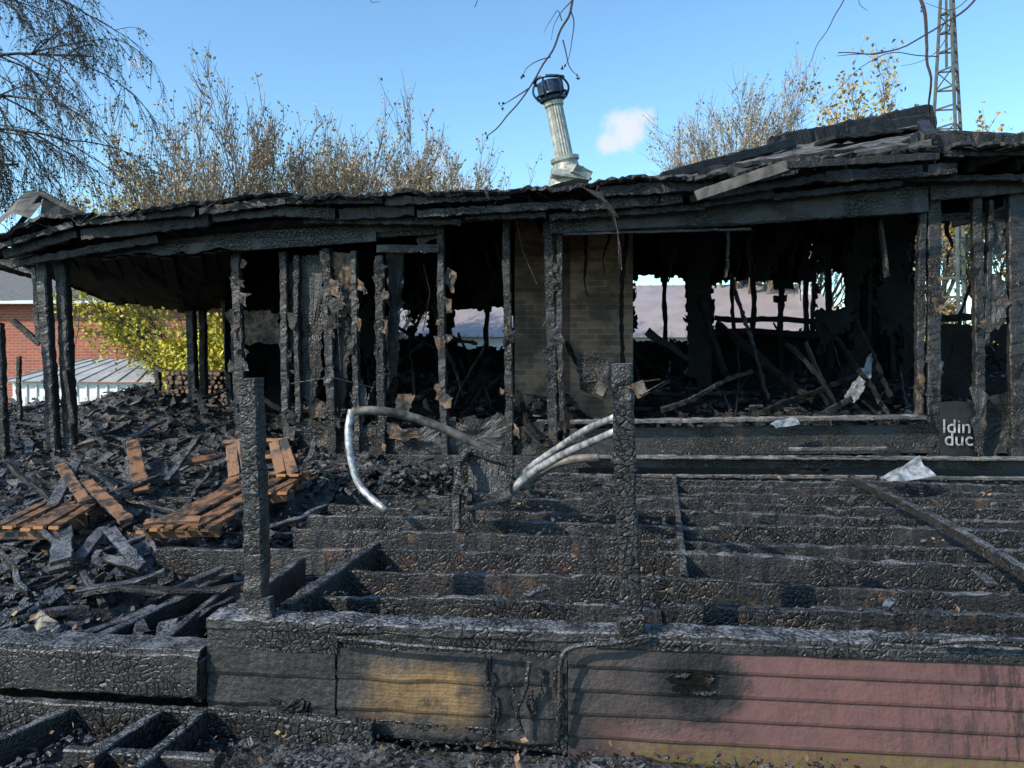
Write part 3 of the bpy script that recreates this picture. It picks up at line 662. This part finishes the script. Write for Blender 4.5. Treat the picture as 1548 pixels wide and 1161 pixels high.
for i in range(190):
    p=rp(); an=rr(0,3.14); d=Vector((math.cos(an),math.sin(an),rr(-.15,.3)))*rr(.2,1.0); dh.beam(p+Z*.02,p+d+Z*.05,rr(.03,.09),rr(.02,.06),.014,mat=random.choice([0,0,2,1,3]),seg=.07,warp=.05,taper=rr(.5,1))
dh.build('charred_debris_pile',[M_chip,M_roofc,M_char,M_charb])
d2=MB()
def rp2():
    u=rr(-2.3,5);v=rr(3.8,8.0); return L(u,v,.14+.08*noise.noise(Vector((u,v,3)))+rr(0,.05))
rows=[[L(-2.35+j*.1,3.7+i*.1,.13+.08*noise.noise(Vector((j*.1,i*.1,3)))+.03*noise.noise(Vector((j*.5,i*.5,3)))) for j in range(86)] for i in range(46)]
d2.grid(rows); chips(d2,3000,rp2,.012,.12,[0])
def rp3():
    u=rr(-2.2,5.2);v=rr(5.8,8.1); return L(u,v,DZ+rr(-.02,.01))
chips(d2,300,rp3,.02,.09,[0]); 
def rp3b():
    v=random.choice(ju)[0]; return L(rr(-1.4,5),v+rr(-.03,.03),DZ+rr(-.01,.012))
chips(d2,1800,rp3b,.008,.045,[0])
def rp3c(): return L(rr(-1.8,3),rr(3.55,3.72),DZ+rr(.005,.015))
chips(d2,900,rp3c,.004,.025,[0])
def rp4():
    a=rr(0,6.28);r=rr(0,1)**.7; u=-1.9+1.3*r*math.cos(a);v=7.3+.7*r*math.sin(a); return L(u,v,DZ+.14*(1-r)+rr(0,.04))
chips(d2,900,rp4,.03,.16,[0,0,1])
for i in range(40):
    p=rp4(); an=rr(0,6.28); d=Vector((math.cos(an),math.sin(an)*.5,rr(-.05,.2)))*rr(.2,.6); d2.beam(p,p+d,rr(.02,.05),rr(.02,.04),.012,mat=random.choice([0,2]),warp=.05,seg=.06)
d2.build('deck_rubble',[M_chip,M_roofc,M_charb])
d3=MB()
rows=[[L(-3+j*.08,2.4+i*.06,.07+.05*noise.noise(Vector((j*.2,i*.2,9)))+.03*noise.noise(Vector((j*.7,i*.7,9)))) for j in range(80)] for i in range(19)]
d3.grid(rows)
def rp5(): return L(rr(-3,1.2),rr(2.8,3.5),.08+rr(0,.05))
chips(d3,3200,rp5,.006,.05,[0]); d3.build('charcoal_rubble',[M_chip])
lv=MB()
def lf_(n,fn,s0,s1):
    for i in range(n): lv.leaf(fn(),rr(s0,s1))
lf_(300,lambda:rp()+Z*.05,.02,.06); lf_(260,lambda:rp2()+Z*.06,.03,.06); lf_(120,lambda:rp5()+Z*.05,.02,.05); lf_(60,lambda:rp3b()+Z*.02,.02,.05)
lv.build('fallen_leaves',[M_ll])
ss=MB()
for pts,m in [([(1330,722,7.6),(1390,690,7.4),(1416,722,7.3),(1340,728,7.3)],0),([(38,965,3.9),(60,915,4.1),(88,950,3.9),(60,978,3.8)],1),([(1165,640,8.0),(1200,630,8.0),(1210,641,8.0),(1170,648,8.0)],0),([(5,1000,3.8),(35,985,3.8),(60,992,3.9)],1)]:
    P=[S(*p) for p in pts]; c=sum(P,Vector())/len(P)+Z*.04; out=[]
    for i in range(len(P)):
        for k in range(5): q=P[i].lerp(P[(i+1)%len(P)],k/5); out.append(q+noise.noise_vector(q*15)*.03)
    n=len(out); ss.add(out+[c],[(i,(i+1)%n,n) for i in range(n)],[[(0,0),(.1,0),(0,.1)]]*n,m)
ss.build('sheet_scraps',[M_fabric,M_paper])

# ============================================================ bent pipes
mp=MB(); mp.tube(curve([S(768,705,6.2),S(730,680,6.1),S(680,652,6.0),S(620,630,5.9),S(570,621,5.8),S(532,622,5.75)]),.034,.034,12,0)
mp.tube(curve([S(532,620,5.75),S(527,650,5.7),S(530,690,5.65),S(545,735,5.6),S(583,772,5.5)]),.030,.026,12,1)
mp.build('bent_metal_pipe',[M_rust,M_galv],smooth=True)
mp=MB(); mp.tube(curve([S(768,748,5.7),S(800,718,5.6),S(850,688,5.2),S(895,668,4.7),S(930,652,4.3)]),.034,.020,12,0); mp.build('bent_metal_pipe',[M_galv],smooth=True)
mp=MB(); mp.tube(curve([S(775,742,5.85),S(800,708,5.7),S(845,676,5.3),S(885,650,4.8),S(930,630,4.4)]),.026,.018,12,0); mp.tube(curve([S(790,738,5.8),S(830,706,5.8),S(870,694,5.7),S(906,692,5.7)]),.030,.030,12,1); mp.build('bent_metal_pipe',[M_galv,M_rust],smooth=True)
ch=MB()
def C(px,py,v): return S(px,py,v)
ch.beam(C(692,700,5.55),C(690,800,5.4),.05,.06,.01); ch.beam(C(706,680,5.7),C(704,770,5.9),.05,.05,.01); ch.beam(C(772,700,5.7),C(765,772,5.6),.05,.05,.01); ch.beam(C(712,738,5.5),C(714,790,5.5),.04,.05,.01)
ch.beam(C(692,702,5.55),C(712,678,5.8),.05,.05,.01)
for i in range(7):
    f=i/6; ch.beam(C(712+58*f,682+14*f,5.75),C(712+52*f,760-8*f,5.65),.045,.02,.008,up=L(0,-1,0),seg=.04)
ch.beam(C(708,680,5.73),C(776,700,5.7),.05,.06,.01); ch.beam(C(700,765,5.5),C(768,745,5.6),.3,.03,.012)
for i in range(5): ch.beam(C(693+i*4,720+i*8,5.5-.05*i),C(694+i*3,735+i*6,5.6),.03,.05,.01)
ch.beam(C(690,740,5.45),C(765,760,5.5),.05,.05,.01)
ch.build('burnt_chair',[M_char])

# ============================================================ neighbouring buildings
bh=empty('brick_house'); b=MB(); YB=21
a0=SY(-500,500,YB); a1=SY(290,500,YB-1); zt=3.0
bwall(b,a0,a1,zt,-.1); a2=a1+Vector((1.5,8,0)); bwall(b,a1,a2,zt,-.1)
b.build('walls',[M_brick],bh)
b=MB(); e=.4
ridge=[Vector((a0.x,a0.y+4,5.0)),Vector((a1.x-6.2,a1.y+4.2,4.7))]
f0=a0+Vector((0,-e,0));f0.z=zt;f1=a1+Vector((e,-e,0));f1.z=zt; f2=a2+Vector((e,e,0)); f2.z=zt
b.add([f0,f1,ridge[1],ridge[0],f2],[(0,1,2,3),(1,4,2)],[[(0,0),(1,0),(1,1),(0,1)],[(0,0),(1,0),(1,1)]])
b.build('roof',[M_shingle],bh)
b=MB(); b.beam(f0-Z*.05,f1-Z*.05,.06,.08,0,seg=3); b.beam(f1-Z*.05,f2-Z*.05,.06,.08,0,seg=3); b.build('white_fascia',[M_white],bh)
b=MB(); 
q=SY(-60,500,YB-.35); q.z=1.9; b.box(q,1.2,.06,1.2,mat=0); b.box(q+Vector((0,-.04,0)),1.0,.04,.48,mat=1)
b.build('windows',[M_white,M_glass],bh)
def ribroof(b,p0,p1,p2,p3,sp=.4,mat=0):
    b.add([p0,p1,p2,p3],[(0,1,2,3)],[[(0,0),(1,0),(1,1),(0,1)]],mat); n=int((p1-p0).length/sp)
    for i in range(n+1): b.beam(p0.lerp(p1,i/n)+Z*.015,p3.lerp(p2,i/n)+Z*.015,.03,.03,0,seg=5,mat=mat)
gs=empty('garden_shed'); b=MB()
q0=SY(5,592,16.5);q1=SY(235,586,16);  b_=[Vector((q0.x,q0.y,1.12)),Vector((q1.x,q1.y,1.12)),Vector((q1.x-.5,q1.y+1.8,1.55)),Vector((q0.x+.8,q0.y+1.8,1.55))]
ribroof(b,*b_,sp=.4); b.build('roof',[M_shroof],gs)
b=MB(); w0=b_[0]+Vector((.1,.15,0));w1=b_[1]+Vector((-.1,.15,0)); bwall(b,w0,w1,1.1,-.1); bwall(b,w1,w1+Vector((0,2.8,0)),1.1,-.1); bwall(b,w0+Vector((0,2.8,0)),w0,1.1,-.1)
for i in range(14): q=w0.lerp(w1,(i+.5)/14); b.beam(Vector((q.x,q.y-.02,0)),Vector((q.x,q.y-.02,1.05)),.03,.03,0,seg=1)
b.build('walls',[M_white],gs)
mh=empty('metal_roofed_house'); b=MB()
r0_=SY(560,508,27);r0_.z=2.15
ra=Vector((r0_.x+1.5,32,4.2)); rb_=SY(1225,500,29.5); rb_.z=4.15
r1_=SY(1300,500,25.5); r1_.z=2.1
ribroof(b,r0_,r1_,rb_,ra,.45); b.build('roof',[M_metroof],mh)
b=MB(); bwall(b,Vector((r0_.x,r0_.y+.4,0)),Vector((r1_.x-.3,r1_.y+.4,0)),2.2,-.1); bwall(b,Vector((r1_.x-.3,r1_.y+.4,0)),Vector((r1_.x+1,r1_.y+9,0)),2.2,-.1)
for i in range(14): zq=.15+i*.15; b.beam(Vector((r0_.x,r0_.y+.38,zq)),Vector((r1_.x-.3,r1_.y+.38,zq)),.02,.02,0,seg=20)
b.build('walls',[M_white],mh)
b=MB(); b.beam(Vector((rb_.x-.4,rb_.y-.6,3.6)),Vector((rb_.x-.4,rb_.y-.6,4.9)),.5,.5,0,seg=1); b.build('vent_chimney',[M_white],mh)
fe=MB()
for i in range(40):
    x=-12+i*.16; fe.beam(Vector((x,14.2,0)),Vector((x,14.2,.95+.0)),.1,.02,0,seg=1)
fe.beam(Vector((-12,14.24,.75)),Vector((-5.6,14.24,.75)),.03,.08,0,seg=8); fe.beam(Vector((-12,14.24,.3)),Vector((-5.6,14.24,.3)),.03,.08,0,seg=8); fe.build('picket_fence',[M_white])
fp=MB()
c0=S(248,622,12.6)
for r in range(9):
    for k in range(15-(r>5)*3):
        x=(k+(r%2)*.5)*.088; z=r*.075; q=c0+Vector((x+.05+rr(-.015,.015),rr(-.08,.08),z+.04)); rad=rr(.03,.05)
        fp.tube([q,q+Vector((rr(-.02,.02),.45,0))],rad,rad,6,0,rough=.012); 
        fp.tube([q-Vector((0,.004,0)),q+Vector((0,.003,0))],rad*.85,rad*.85,6,1,rough=.01)
fp.beam(c0+Vector((.0,0,-.5)),c0+Vector((1.4,0,-.5)),.5,.9,0); 
fp.build('firewood_pile',[M_bark,M_logend])

# ============================================================ antenna tower
at=MB(); TY=17.5; c=SY(1441,500,TY); 
def leg(i,z):
    hw=interp([(0,.40),(6.5,.34),(8.4,.22),(11,.07)],z); a=i*2.094+.35
    return Vector((c.x+hw*math.cos(a)-.012*z,c.y+hw*math.sin(a),z))
zs=[i*.42 for i in range(27)]
for i in range(3):
    at.tube([leg(i,z) for z in zs],.042,.034,6)
for a,z in enumerate(zs[:-1]):
    for i in range(3):
        j=(i+1)%3; at.tube([leg(i,z),leg(j,z)],.022,.022,4); 
        if a%3==0: at.tube([leg(i,z),leg(j,zs[a+1])],.014,.014,4)
at.tube([Vector((c.x-.15,c.y,8)),Vector((c.x-.17,c.y,12))],.03,.025,6)
at.build('antenna_tower',[M_tower])

# ============================================================ trees
def grow(mb,p,d,ln,r,lev,mx,P):
    n=4 if lev<mx else 2; pts=[p]; q=p; dd=d.normalized()
    for i in range(n):
        dd=(dd+Vector((rr(-1,1),rr(-1,1),rr(-1,1)))*P['wig']+Z*P['up'][lev]).normalized(); q=q+dd*ln/n; pts.append(q)
    r1=r*.45; mb.tube(pts,r,r1,6 if lev==0 else (4 if lev<mx-1 else 3),0,cap=False)
    if lev==mx:
        for k in range(P['nl']):
            f=R(); i=min(n-1,int(f*n)); x=pts[i].lerp(pts[i+1],f*n-i); s=P['lsp']; mb.leaf(x+Vector((rr(-s,s),rr(-s,s),rr(-s,s))),P['ls']*rr(.6,1.4),1)
        return
    for k in range(P['br'][lev]):
        f=rr(P['f0'][lev],1); i=min(n-1,int(f*n)); x=pts[i].lerp(pts[i+1],f*n-i)
        ax=(pts[i+1]-pts[i]).normalized(); o=ax.orthogonal().normalized(); o=Matrix.Rotation(R()*6.283,3,ax)@o
        nd=(ax*math.cos(P['ang'][lev])+o*math.sin(P['ang'][lev])*rr(.6,1.2)).normalized()
        grow(mb,x,nd,ln*P['lr'][lev]*rr(.75,1.1),max(r*(1-.55*f)*.6,P['rmin']),lev+1,mx,P)
def tree(name,base,ht,P,leaf,mx=4,r=.16,bark=None):
    mb=MB(); grow(mb,base,Z,ht*.45,r,0,mx,P); return mb.build(name,[bark or M_barkl,leaf])
PV=dict(wig=.10,up=[0,.14,.16,.14,.12],br=[9,7,6,5],f0=[.35,.2,.15,.1],ang=[.6,.5,.5,.5],lr=[.95,.66,.58,.55],rmin=.010,nl=2,ls=.12,lsp=.12)
def base(px,Y): q=SY(px,500,Y); q.z=0; return q
P1=dict(PV,nl=4,ls=.12,lsp=.22); tree('maple_tree',base(225,23),6.4,P1,M_ly)
tree('maple_tree',base(160,26),6.0,P1,M_ly)
P2=dict(PV,nl=3,ls=.09,br=[10,7,6,5]); tree('bare_tree',base(350,22),7.8,P2,M_lb); tree('bare_tree',base(470,22),7.4,P2,M_lb); tree('bare_tree',base(580,23),7.8,P2,M_lb)
tree('maple_tree',base(290,27),7.6,dict(PV,nl=3,ls=.12,lsp=.25),M_ly)
P4=dict(P2,rmin=.016,nl=3,ls=.14,br=[9,7,6,4])
for px,hh_ in [(520,11.0),(655,9.6),(720,9.0),(800,9.2)]: tree('bare_tree',base(px,38),hh_,P4,M_lpale)
P3=dict(PV,nl=3,ls=.10,br=[13,8,7,5],rmin=.011,lsp=.15,up=[0,.08,.14,.12,.1],f0=[.25,.2,.15,.1]); tree('bare_tree',base(1125,30),10.8,P3,M_lpale,r=.2); tree('bare_tree',base(1205,33),10.2,dict(P3,br=[9,7,6,5]),M_lpale,r=.2)
tree('maple_tree',base(1385,27),9.6,dict(PV,nl=6,ls=.15,lsp=.28),M_ly,r=.2)
tree('maple_tree',base(1475,30),8.4,dict(PV,nl=5,ls=.16,lsp=.28),M_ly)
mb=MB()
for k in range(8):
    q=SY(rr(310,430),500,15.6+rr(-1,1)); q.z=0
    grow(mb,q,Vector((rr(-.3,.3),0,1)),1.35,.04,0,3,dict(PV,br=[6,6,5],f0=[.1,.1,.1],ang=[.7,.7,.7],lr=[.7,.6,.5],up=[0,.05,.0,-.02],nl=11,ls=.10,lsp=.16,rmin=.006))
for k in range(7):
    q=SY(330,500,16.5); q.z=.3
    grow(mb,q,Vector((-.9,rr(-.3,.3),rr(1.1,1.6))),3.1,.03,0,2,dict(PV,br=[9,6],f0=[.35,.1],ang=[.6,.6],lr=[.35,.5],up=[-.08,-.02,-.03],nl=9,ls=.09,lsp=.14,rmin=.006))
mb.build('forsythia_bush',[M_bark,M_lbush])
mb=MB()
for i in range(18):
    x=-72+i*8.4; q=Vector((x,rr(62,75),0)); 
    grow(mb,q,Z,3.0,.2,0,3,dict(PV,br=[7,6,5],f0=[.2,.2,.2],ang=[.8,.6,.6],lr=[.8,.6,.5],up=[0,.05,.05,.0],nl=6,ls=.6,lsp=.6,rmin=.03))
mb.build('distant_trees',[M_bark,M_lb])
mb=MB(); tb=Vector((-8.4,10.2,0)); mb.tube(curve([tb,tb+Vector((.1,0,2.5)),tb+Vector((0,0,5)),tb+Vector((.2,0,8.5))]),.2,.06,8)
def droop(mb,p,d,ln,r,lev):
    n=6 if lev<3 else 4; pts=[p];q=p;dd=d.normalized()
    for i in range(n):
        dd=(dd+Vector((rr(-1,1),rr(-1,1),rr(-1,1)))*.14-Z*(.05+.07*lev)).normalized(); q=q+dd*ln/n; pts.append(q)
    mb.tube(pts,r,r*.35,5 if lev==0 else 3,0,cap=False)
    if lev==3:
        for k in range(4):
            f=R();i=min(n-1,int(f*n)); mb.leaf(pts[i].lerp(pts[i+1],f*n-i)+Vector((rr(-.02,.02),rr(-.02,.02),rr(-.02,.02))),rr(.015,.045),1)
        return
    for k in range([11,8,6][lev]):
        f=rr(.15,1);i=min(n-1,int(f*n));x=pts[i].lerp(pts[i+1],f*n-i); ax=(pts[i+1]-pts[i]).normalized()
        o=Vector((rr(-1,1),rr(-1,1),rr(-.8,.5))).normalized(); droop(mb,x,ax*.7+o*.6,ln*[.5,.6,.6][lev]*rr(.6,1.1),max(.0035,r*.4),lev+1)
for z,dx,dy,dzz,ln in [(3.9,1,-.1,.35,1.9),(4.5,1,.2,.35,2.4),(5.0,1,-.2,.3,2.7),(5.5,1,.1,.35,2.8),(6.1,1,0,.25,2.8),(4.2,1,-.6,.4,2.0),(6.6,.9,-.4,.1,2.6),(5.2,.6,-.8,.2,2.2)]:
    droop(mb,tb+Vector((.08,0,z)),Vector((dx,dy,dzz)),ln,.035,0)
mb.build('weeping_tree',[M_bark,M_lg])
def twig(name,paths,r=.012,buds=[]):
    mb=MB()
    for pts,rad in paths:
        P=[S(x,y,v) for x,y,v in pts]; P=curve(P,6); P=[q+noise.noise_vector(q*6)*.02 for q in P]; mb.tube(P,rad,rad*.35,5,0)
    for x,y,v in buds:
        q=S(x,y,v); 
        for k in range(3): mb.leaf(q+Vector((rr(-.015,.015),0,rr(-.02,.02))),.03,1)
    mb.build(name,[M_twigd,M_twigd])
twig('overhanging_branch',[([(900,-260,4.9),(880,-80,5.0),(866,0,5),(850,45,5),(826,90,5),(795,140,5),(755,190,5),(735,208,5)],.010),([(862,15,5),(868,50,5),(852,100,5)],.005),([(852,60,5),(858,95,5),(878,120,5)],.005),([(850,30,5),(842,15,5),(825,50,5)],.004),([(832,85,5),(800,100,5),(788,120,5)],.004),([(800,132,5),(775,150,5),(757,160,5)],.005),([(866,0,5),(845,22,5),(835,60,5)],.004)],buds=[(758,160,5),(790,116,5),(852,100,5),(876,118,5),(735,206,5)])
twig('overhanging_branch',[([(1560,-160,5.6),(1500,-60,5.5),(1470,5,5.5),(1420,40,5.5),(1345,78,5.5),(1270,80,5.5)],.010),([(1345,78,5.5),(1300,82,5.5),(1268,84,5.5)],.005),([(1420,88,5.5),(1350,80,5.5),(1290,110,5.5),(1240,170,5.5)],.004),([(1300,-60,5.5),(1275,0,5.5),(1245,55,5.5),(1218,105,5.5)],.005),([(1440,30,5.5),(1420,80,5.5),(1360,100,5.5)],.004),([(1480,-20,5.5),(1440,15,5.5),(1400,5,5.5)],.004),([(1310,-40,5.5),(1300,0,5.5),(1312,15,5.5)],.004),([(1380,-160,6.2),(1392,-20,6.2),(1400,60,6.2),(1406,130,6.2),(1404,178,6.4)],.018)],buds=[(1404,178,6.3),(1395,15,6.2)])
twig('overhanging_branch',[([(640,-120,5),(575,-30,5),(560,0,5),(575,4,5)],.004),([(740,-100,5),(722,0,5),(718,10,5)],.004)])

# ============================================================ light / sky
sc_=bpy.context.scene
w=bpy.data.worlds.new('World'); sc_.world=w; w.use_nodes=True; t=w.node_tree; bg=t.nodes['Background']
D=Vector((-.74,-.50,.60)).normalized(); el=math.asin(D.z); az=math.atan2(D.x,D.y)
sky=t.nodes.new('ShaderNodeTexSky'); sky.sky_type='NISHITA'; sky.sun_disc=False; sky.sun_elevation=el; sky.sun_rotation=az; sky.air_density=1.0; sky.dust_density=.6; sky.ozone_density=1.4
tc=t.nodes.new('ShaderNodeTexCoord')
def wn(typ,**k):
    x=t.nodes.new(typ)
    for a,b_ in k.items(): setattr(x,a,b_)
    return x
nz=wn('ShaderNodeTexNoise'); nz.inputs['Scale'].default_value=28; nz.inputs['Detail'].default_value=6; t.links.new(tc.outputs['Generated'],nz.inputs[0])
acc=None
for (px,py,rx,rz,amt) in [(948,200,.022,.020,.9),(922,216,.016,.012,.8),(205,95,.010,.008,.25),(640,275,.05,.012,.4),(665,235,.010,.014,.25)]:
    cdir=Vector(((px-CX)/F,1,(HZ-py)/F)).normalized()
    sub=wn('ShaderNodeVectorMath',operation='SUBTRACT'); t.links.new(tc.outputs['Generated'],sub.inputs[0]); sub.inputs[1].default_value=cdir
    mu=wn('ShaderNodeVectorMath',operation='MULTIPLY'); t.links.new(sub.outputs[0],mu.inputs[0]); mu.inputs[1].default_value=(1/rx,1/rx,1/rz)
    le=wn('ShaderNodeVectorMath',operation='LENGTH'); t.links.new(mu.outputs[0],le.inputs[0])
    ad=wn('ShaderNodeMath',operation='MULTIPLY_ADD'); t.links.new(nz.outputs['Fac'],ad.inputs[0]); ad.inputs[1].default_value=-3.0; t.links.new(le.outputs['Value'],ad.inputs[2])
    mr=wn('ShaderNodeMapRange',interpolation_type='SMOOTHSTEP'); t.links.new(ad.outputs[0],mr.inputs[0]); mr.inputs[1].default_value=.0; mr.inputs[2].default_value=-1.1; mr.inputs[3].default_value=0; mr.inputs[4].default_value=amt
    if acc is None: acc=mr.outputs[0]
    else:
        mx_=wn('ShaderNodeMath',operation='MAXIMUM'); t.links.new(acc,mx_.inputs[0]); t.links.new(mr.outputs[0],mx_.inputs[1]); acc=mx_.outputs[0]
gain=wn('ShaderNodeMix',data_type='RGBA',blend_type='MULTIPLY'); gain.inputs[0].default_value=1; t.links.new(sky.outputs[0],gain.inputs[6]); gain.inputs[7].default_value=(1.18,1.58,1.72,1)
mx=wn('ShaderNodeMix',data_type='RGBA'); t.links.new(acc,mx.inputs[0]); t.links.new(gain.outputs[2],mx.inputs[6]); mx.inputs[7].default_value=(5.9,6.1,6.4,1)
t.links.new(mx.outputs[2],bg.inputs[0]); bg.inputs[1].default_value=.15
sun=bpy.data.lights.new('sun','SUN'); sun.energy=5.0; sun.angle=math.radians(.5); sun.color=(1,.90,.76)
so=bpy.data.objects.new('sun',sun); sc_.collection.objects.link(so); so.rotation_euler=(-D).to_track_quat('-Z','Y').to_euler()
cam=bpy.data.cameras.new('camera'); co=bpy.data.objects.new('camera',cam); sc_.collection.objects.link(co); co.location=(0,0,H); co.rotation_euler=(math.pi/2,0,0)
cam.sensor_width=36; cam.lens=F/1548*36; cam.shift_y=(HZ-580.5)/1548; cam.clip_end=2000; cam.clip_start=.05; sc_.camera=co
sc_.view_settings.view_transform='Standard'; sc_.view_settings.look='None'; sc_.view_settings.exposure=0
